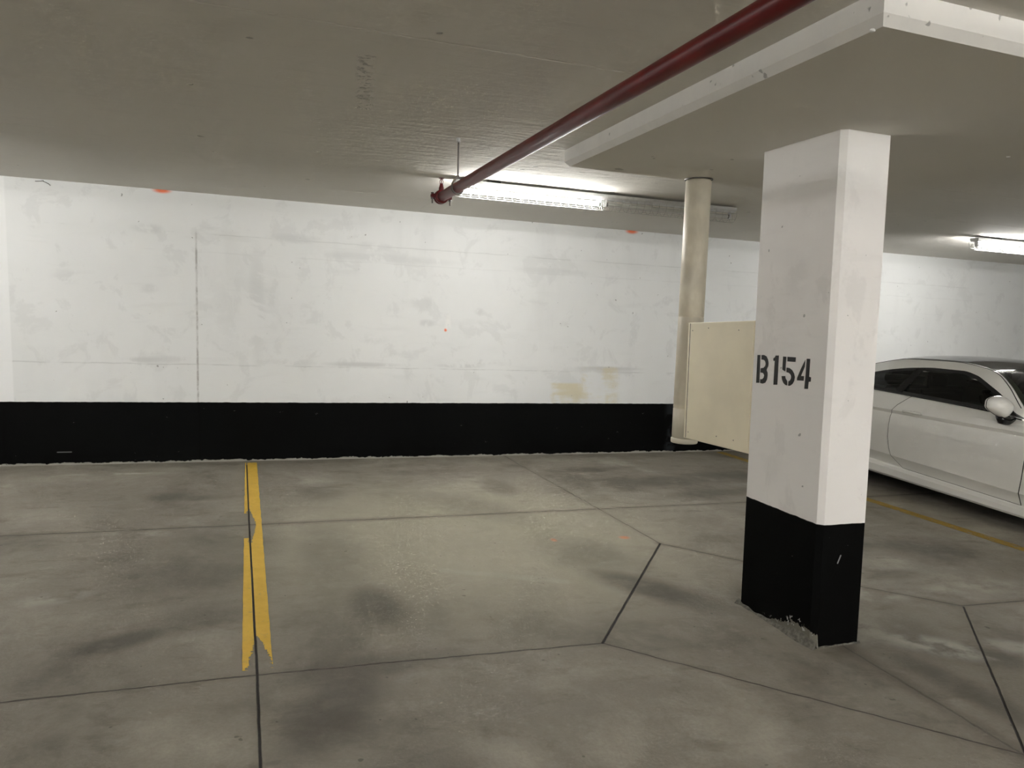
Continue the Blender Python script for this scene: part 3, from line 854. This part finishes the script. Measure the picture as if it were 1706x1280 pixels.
# body shell
bm = bmesh.new()
ys = []
y = -2.08
while y < 2.30 - 1e-6:
    ys.append(y); y += 0.0365 if -1.9 < y < 2.2 else 0.02
ys.append(2.30)
grid = []
for y in ys:
    s = section(y)
    pts = [(-x, z) for x, z in s] + [(x, z) for x, z in s[::-1][1:]]
    grid.append([bm.verts.new((x, y, z)) for x, z in pts])
m = len(grid[0])
for i in range(len(ys) - 1):
    yc = (ys[i] + ys[i + 1]) / 2
    for j in range(m):
        j2 = (j + 1) % m
        vs = (grid[i][j], grid[i][j2], grid[i + 1][j2], grid[i + 1][j])
        cx = sum(v.co.x for v in vs) / 4; cz = sum(v.co.z for v in vs) / 4
        jj = j if j < m // 2 else m - 1 - j
        hole = False
        for wy in WHY:
            if (yc - wy) ** 2 + (cz - .315) ** 2 < .365 ** 2 and abs(cx) > .55: hole = True
        if NS - 1 <= jj < NS + 5 and -.60 < yc < 1.42:
            if win_lo(yc) + .018 < cz < win_hi(yc) - .022: hole = True
        if jj >= NS + 6 and (-.78 < yc < -.10 or 1.02 < yc < 1.72): hole = True
        if jj >= NS + 7 and 0.02 < yc < .80: hole = True
        if not hole:
            f = bm.faces.new(vs); f.smooth = True
for row, rev in ((grid[0], False), (grid[-1], True)):
    bm.faces.new(row if not rev else row[::-1])
body = link_mesh('body', bm, M['paint'], car)
es = body.modifiers.new('edges', 'EDGE_SPLIT'); es.split_angle = math.radians(15)
def strip(fn, us, n, name, mat, parent=car, smooth=True):
    """surface from fn(u, t) over u values and t in 0..1"""
    bm = bmesh.new()
    g_ = [[bm.verts.new(fn(u, k / n)) for k in range(n + 1)] for u in us]
    for a, b in zip(g_, g_[1:]):
        for k in range(n): bm.faces.new((a[k], a[k + 1], b[k + 1], b[k]))
    return link_mesh(name, bm, mat, parent, smooth)
def lin(a, b, n): return [a + (b - a) * i / n for i in range(n + 1)]
for sg in (-1, 1):
    def wfn(y, t, off=.004, g0=.010, g1=.010):
        lo, hi = win_lo(y) + g0, win_hi(y) - g1
        if hi < lo: hi = lo = (lo + hi) / 2
        z = lo + (hi - lo) * t
        return (sg * (side_x(y, z) + off), y, z)
    # black seal band round the window opening, glass inside it
    def ringfn(y, t):
        return wfn(y, t, .002, -.002, -.003)
    bm = bmesh.new()
    us = lin(-.615, 1.43, 90)
    for y0, y1 in zip(us, us[1:]):
        for (a0, a1) in ((-.004, .020), ):
            lo0, hi0, lo1, hi1 = win_lo(y0), win_hi(y0), win_lo(y1), win_hi(y1)
            def P(y, z): return bm.verts.new((sg * (side_x(y, z) + .0025), y, z))
            bw = .022
            m0, m1 = (lo0 + hi0) / 2, (lo1 + hi1) / 2
            bm.faces.new((P(y0, lo0 - .002), P(y1, lo1 - .002), P(y1, min(lo1 + bw, m1)), P(y0, min(lo0 + bw, m0))))
            bm.faces.new((P(y0, max(hi0 - bw * 1.2, m0)), P(y1, max(hi1 - bw * 1.2, m1)), P(y1, hi1 + .002), P(y0, hi0 + .002)))
    link_mesh('window_seal', bm, M['dark'], car)
    strip(lambda y, t: wfn(y, t, .0005, .014, .016), lin(-.585, .555, 40), 8, 'door_glass', M['glass'])
    strip(lambda y, t: wfn(y, t, .0005, .014, .016), lin(.60, 1.40, 30), 8, 'quarter_glass', M['glass'])
    # centre pillar between the two panes, front corner filler
    strip(lambda u, t: wfn(u + (.5 - t) * .09 + .03, t, .003, .004, .004), lin(.525, .615, 4), 8, 'centre_pillar', M['blackgloss'])
    strip(lambda u, t: wfn(u, t, .003, .004, .004), lin(-.60, -.40, 8), 4, 'mirror_corner', M['blackgloss'])
    # thin bright moulding under the side glass
    bm = bmesh.new()
    tube(bm, [(sg * (side_x(y, cr(ZB, y)) + .004), y, cr(ZB, y) + .003) for y in lin(-.62, 1.40, 40)], .0055, 6)
    link_mesh('belt_moulding', bm, M['blackgloss'], car)
    # drip channel line along the roof side
    bm = bmesh.new()
    tube(bm, [(sg * (cr(HR, y) - .004), y, cr(ZR, y) + .001) for y in lin(-.50, 1.25, 50)], .004, 6)
    link_mesh('roof_trim', bm, M['dark'], car)
# doors
RY = [(.19, .43), (.244, .475), (.29, .535), (.36, .591), (.47, .628), (.591, .643), (.70, .640), (.768, .628), (.82, .588), (.859, .534), (.93, .45)]
FY = [(.15, -.698), (.203, -.70), (.484, -.73), (.90, -.745)]
for sg in (-1, 1):
    door = None
    bm = bmesh.new()
    rows = []
    js = list(range(7, NS))
    nn = 44
    for j in js:
        row = []
        for k in range(nn + 1):
            t = k / nn
            zz = section(0)[j][1]
            for _ in range(3):
                yy = cr(FY, zz) + (cr(RY, zz) - cr(FY, zz)) * t
                zz = section(yy)[j][1]
            x = section(yy)[j][0]
            row.append(bm.verts.new((sg * (x + .003), yy, zz)))
        rows.append(row)
    for a, b in zip(rows, rows[1:]):
        for k in range(nn):
            f = bm.faces.new((a[k], a[k + 1], b[k + 1], b[k])); f.smooth = True
    out = [r[0].co.copy() for r in rows][::-1] + [v.co.copy() for v in rows[0]][1:] + [r[-1].co.copy() for r in rows][1:]
    door = link_mesh('door', bm, M['paint'], car)
    e2 = door.modifiers.new('edges', 'EDGE_SPLIT'); e2.split_angle = math.radians(15)
    bm = bmesh.new()
    tube(bm, [Vector((p.x - sg * .0025, p.y, p.z)) for p in out], .0036, 6)
    link_mesh('door_gap', bm, M['gap'], door)
    # handle: shallow bowl with a bar over it
    bm = bmesh.new()
    bmesh.ops.create_uvsphere(bm, u_segments=24, v_segments=12, radius=1)
    for v in bm.verts:
        co = v.co.copy(); sx = .016; v.co = Vector((sg * (.872) + co.x * sx * .6, .385 + co.y * .112, .774 + co.z * .028))
    h0 = link_mesh('handle_cup', bm, M['paint'], door, True)
    bm = bmesh.new()
    pts = [(.285, .876), (.30, .890), (.34, .898), (.385, .900), (.43, .898), (.47, .890), (.488, .876)]
    tube(bm, [(sg * (x + .002), y, .778 + .006 * (1 - ((y - .385) / .1) ** 2)) for y, x in pts], [.008, .011, .012, .012, .012, .011, .008], 10)
    link_mesh('door_handle', bm, M['paint'], door, True)
    # mirror
    bm = bmesh.new()
    OUT = [(-.107, .020), (-.098, .055), (-.053, .078), (0, .086), (.055, .064), (.108, .012), (.090, -.045), (.042, -.088), (-.013, -.070), (-.067, -.040), (-.102, -.012)]
    def smooth_loop(P, k=4):
        o_ = []
        n_ = len(P)
        for i in range(n_):
            p0, p1, p2, p3 = [Vector(P[(i + q) % n_]) for q in (-1, 0, 1, 2)]
            for t in [j / k for j in range(k)]:
                o_.append(.5 * ((2 * p1) + (p2 - p0) * t + (2 * p0 - 5 * p1 + 4 * p2 - p3) * t * t + (3 * p1 - p0 - 3 * p2 + p3) * t ** 3))
        return o_
    LO = smooth_loop(OUT)
    MX, MY, MZ = .962, -.552, .955
    rg = []
    for dy, sc in ((-.066, .02), (-.064, .30), (-.056, .58), (-.040, .80), (-.018, .94), (.004, 1.0), (.024, .985), (.032, .95), (.034, .90), (.026, .88)):
        rg.append([bm.verts.new((sg * (MX - q.x * sc), MY + dy - .02 * q.x / .1 * sc * .6, MZ + q.y * sc)) for q in LO])
    for A, B in zip(rg, rg[1:]):
        for k in range(len(LO)): bm.faces.new((A[k], A[(k + 1) % len(LO)], B[(k + 1) % len(LO)], B[k]))
    bm.faces.new(rg[0]); bm.faces.new(rg[-1][::-1])
    mir = link_mesh('side_mirror', bm, M['paint'], car, True)
    bm = bmesh.new()
    tube(bm, [(sg * .80, -.55, .845), (sg * .88, -.550, .842), (sg * .925, -.545, .850), (sg * .945, -.545, .885)], [.030, .034, .034, .030], 14)
    link_mesh('mirror_arm', bm, M['blackgloss'], mir, True)
    bm = bmesh.new()
    bm.faces.new([bm.verts.new((sg * (MX - q.x * .9), MY + .036 - .012 * q.x / .1 * .9, MZ + q.y * .9)) for q in LO])
    link_mesh('mirror_glass', bm, M['chrome'], mir)
    bm = bmesh.new()
    arc = [(sg * (MX - q.x * 1.0), MY + .012 - .012 * q.x / .1, MZ + q.y * 1.0) for q in LO]
    tube(bm, arc, .0028, 6, closed=True)
    link_mesh('mirror_seam', bm, M['dark'], mir)
# windscreen, rear glass, dark glass roof
def topfn(y, t, off, ins):
    xh = cr(HR, y) * ins
    x = -xh + 2 * xh * t
    return (x, y, top_p(y, x) + off)
strip(lambda y, t: topfn(y, t, .002, .955), lin(-.83, -.06, 24), 24, 'windscreen', M['wglass'])
strip(lambda y, t: topfn(y, t, .002, .93), lin(.98, 1.75, 24), 24, 'rear_glass', M['glass'])
strip(lambda y, t: topfn(y, t, .004, .93), lin(-.045, .86, 30), 24, 'roof_panel', M['blackgloss'])
strip(lambda y, t: topfn(y, t, .004, .955), lin(-.13, -.045, 4), 24, 'windscreen_band', M['blackgloss'])
# underbody, interior
bm = bmesh.new(); rbox(bm, (-.79, -1.9, .12), (.79, 2.1, .22), .02); link_mesh('underbody', bm, M['dark'], car)
bm = bmesh.new(); rbox(bm, (-.74, -.6, .26), (.74, 1.6, .33), .02); link_mesh('cabin_floor', bm, M['seat'], car)
bm = bmesh.new(); rbox(bm, (-.72, -.86, .60), (.72, -.42, .86), .05, 3); link_mesh('dashboard', bm, M['seat'], car)
bm = bmesh.new(); rbox(bm, (-.66, 1.25, .60), (.66, 1.75, .92), .04, 3); link_mesh('parcel_shelf', bm, M['seat'], car)
for sx in (-.37, .37):
    bm = bmesh.new()
    rbox(bm, (sx - .25, -.05, .33), (sx + .25, .50, .52), .05, 3)
    b2 = bmesh.new(); rbox(b2, (-.24, -.06, 0), (.24, .06, .50), .05, 3)
    bmesh.ops.rotate(b2, verts=b2.verts, cent=(0, 0, 0), matrix=Matrix.Rotation(math.radians(-20), 3, 'X'))
    bmesh.ops.translate(b2, verts=b2.verts, vec=(sx, .45, .50))
    rbox(b2, (sx - .12, .60, .98), (sx + .12, .69, 1.13), .03, 3)
    t = bpy.data.meshes.new('t'); b2.to_mesh(t); b2.free(); bm.from_mesh(t); bpy.data.meshes.remove(t)
    link_mesh('seat', bm, M['seat'], car)
bm = bmesh.new(); rbox(bm, (-.6, .85, .33), (.6, 1.25, .52), .05, 3); rbox(bm, (-.6, 1.2, .5), (.6, 1.32, .95), .04, 3); link_mesh('rear_seat', bm, M['seat'], car)
bm = bmesh.new()
cc = Vector((.37, -.36, .80))
tube(bm, [cc + Vector((.18 * math.cos(a), .05 * math.sin(a), .17 * math.sin(a))) for a in lin(0, 2 * math.pi, 28)[:-1]], .014, 8, closed=True)
tube(bm, [cc + Vector((-.17, 0, 0)), cc, cc + Vector((.17, 0, 0))], .012, 6); tube(bm, [cc, cc + Vector((0, -.15, -.06))], .03, 8)
link_mesh('steering_wheel', bm, M['seat'], car)
# wheels
for wy in WHY:
    for sg in (-1, 1):
        bm = bmesh.new()
        lathe(bm, [(-.11, .23), (-.112, .29), (-.10, .308), (-.07, .315), (.07, .315), (.10, .308), (.112, .29), (.11, .23)], (sg * .745, wy, .315 ), (1, 0, 0), 48, False)
        wh = link_mesh('wheel', bm, M['tyre'], car, True)
        # painted arch lip following the body side
        def side_all(y, z):
            ss_ = section(y)[3:NS]
            for (x0, z0), (x1, z1) in zip(ss_, ss_[1:]):
                if z0 <= z <= z1: return x0 + (x1 - x0) * (z - z0) / max(1e-6, z1 - z0)
            return ss_[0][0] if z < ss_[0][1] else ss_[-1][0]
        def lip(a, t):
            rr = .332 + .105 * t
            yy = wy + rr * math.cos(a); zz = .315 + rr * math.sin(a)
            return (sg * (side_all(yy, zz) + .004), yy, zz)
        strip(lip, lin(math.radians(-26), math.radians(206), 60), 6, 'arch_lip', M['paint'])
        bm = bmesh.new()
        lathe(bm, [(-.06, .02), (-.06, .225), (-.055, .225), (-.055, .02)], (sg * .78, wy, .315), (sg, 0, 0), 36)
        link_mesh('brake_disc', bm, M['dark'], wh)
        bm = bmesh.new()
        lathe(bm, [(.0, .232), (.112, .232), (.115, .222), (.085, .214), (.0, .205), (.0, .205)], (sg * .745, wy, .315), (sg, 0, 0), 48, False)
        for k in range(5):
            a = 2 * math.pi * k / 5 + .3
            d = Vector((0, math.cos(a), math.sin(a))); e = Vector((0, -math.sin(a), math.cos(a)))
            o_ = Vector((sg * .845, wy, .315))
            for w0 in (-1, 1):
                tube(bm, [o_ + d * .03 + e * w0 * .012, o_ + d * .12 + e * w0 * .024, o_ + d * .222 + e * w0 * .045], [.016, .012, .013], 6)
        lathe(bm, [(0, .04), (.012, .038), (.014, .01)], (sg * .84, wy, .315), (sg, 0, 0), 16)
        link_mesh('rim', bm, M['alloy'], wh)
        bm = bmesh.new()
        lathe(bm, [(0, .345), (.20, .345), (.20, .30), (.0, .30)], (sg * .64, wy, .315), (sg, 0, 0), 40, False)
        bmesh.ops.delete(bm, geom=[v for v in bm.verts if v.co.z < .14], context='VERTS')
        link_mesh('arch_liner', bm, M['dark'], car)
# lamps, grille, bumpers
for sg in (-1, 1):
    strip(lambda u, t: (sg * (section(-1.86 + .0 * t)[NS - 4][0] * 0 + (.45 + .27 * u)), -2.075 + .17 * u ** 2.2 - .03 * t, .55 + .10 * t + .04 * u), lin(0, 1, 10), 6, 'headlamp', M['lens'])
    strip(lambda u, t: (sg * (.42 + .26 * u), 2.305 - .08 * u ** 2, .70 + .11 * t), lin(0, 1, 10), 4, 'tail_lamp', M['redlens'])
bm = bmesh.new(); rbox(bm, (-.36, -2.11, .34), (.36, -2.06, .53), .02, 2); link_mesh('grille', bm, M['blackgloss'], car)
bm = bmesh.new(); rbox(bm, (-.6, -2.09, .19), (.6, -2.04, .28), .015, 2); link_mesh('lower_intake', bm, M['dark'], car)
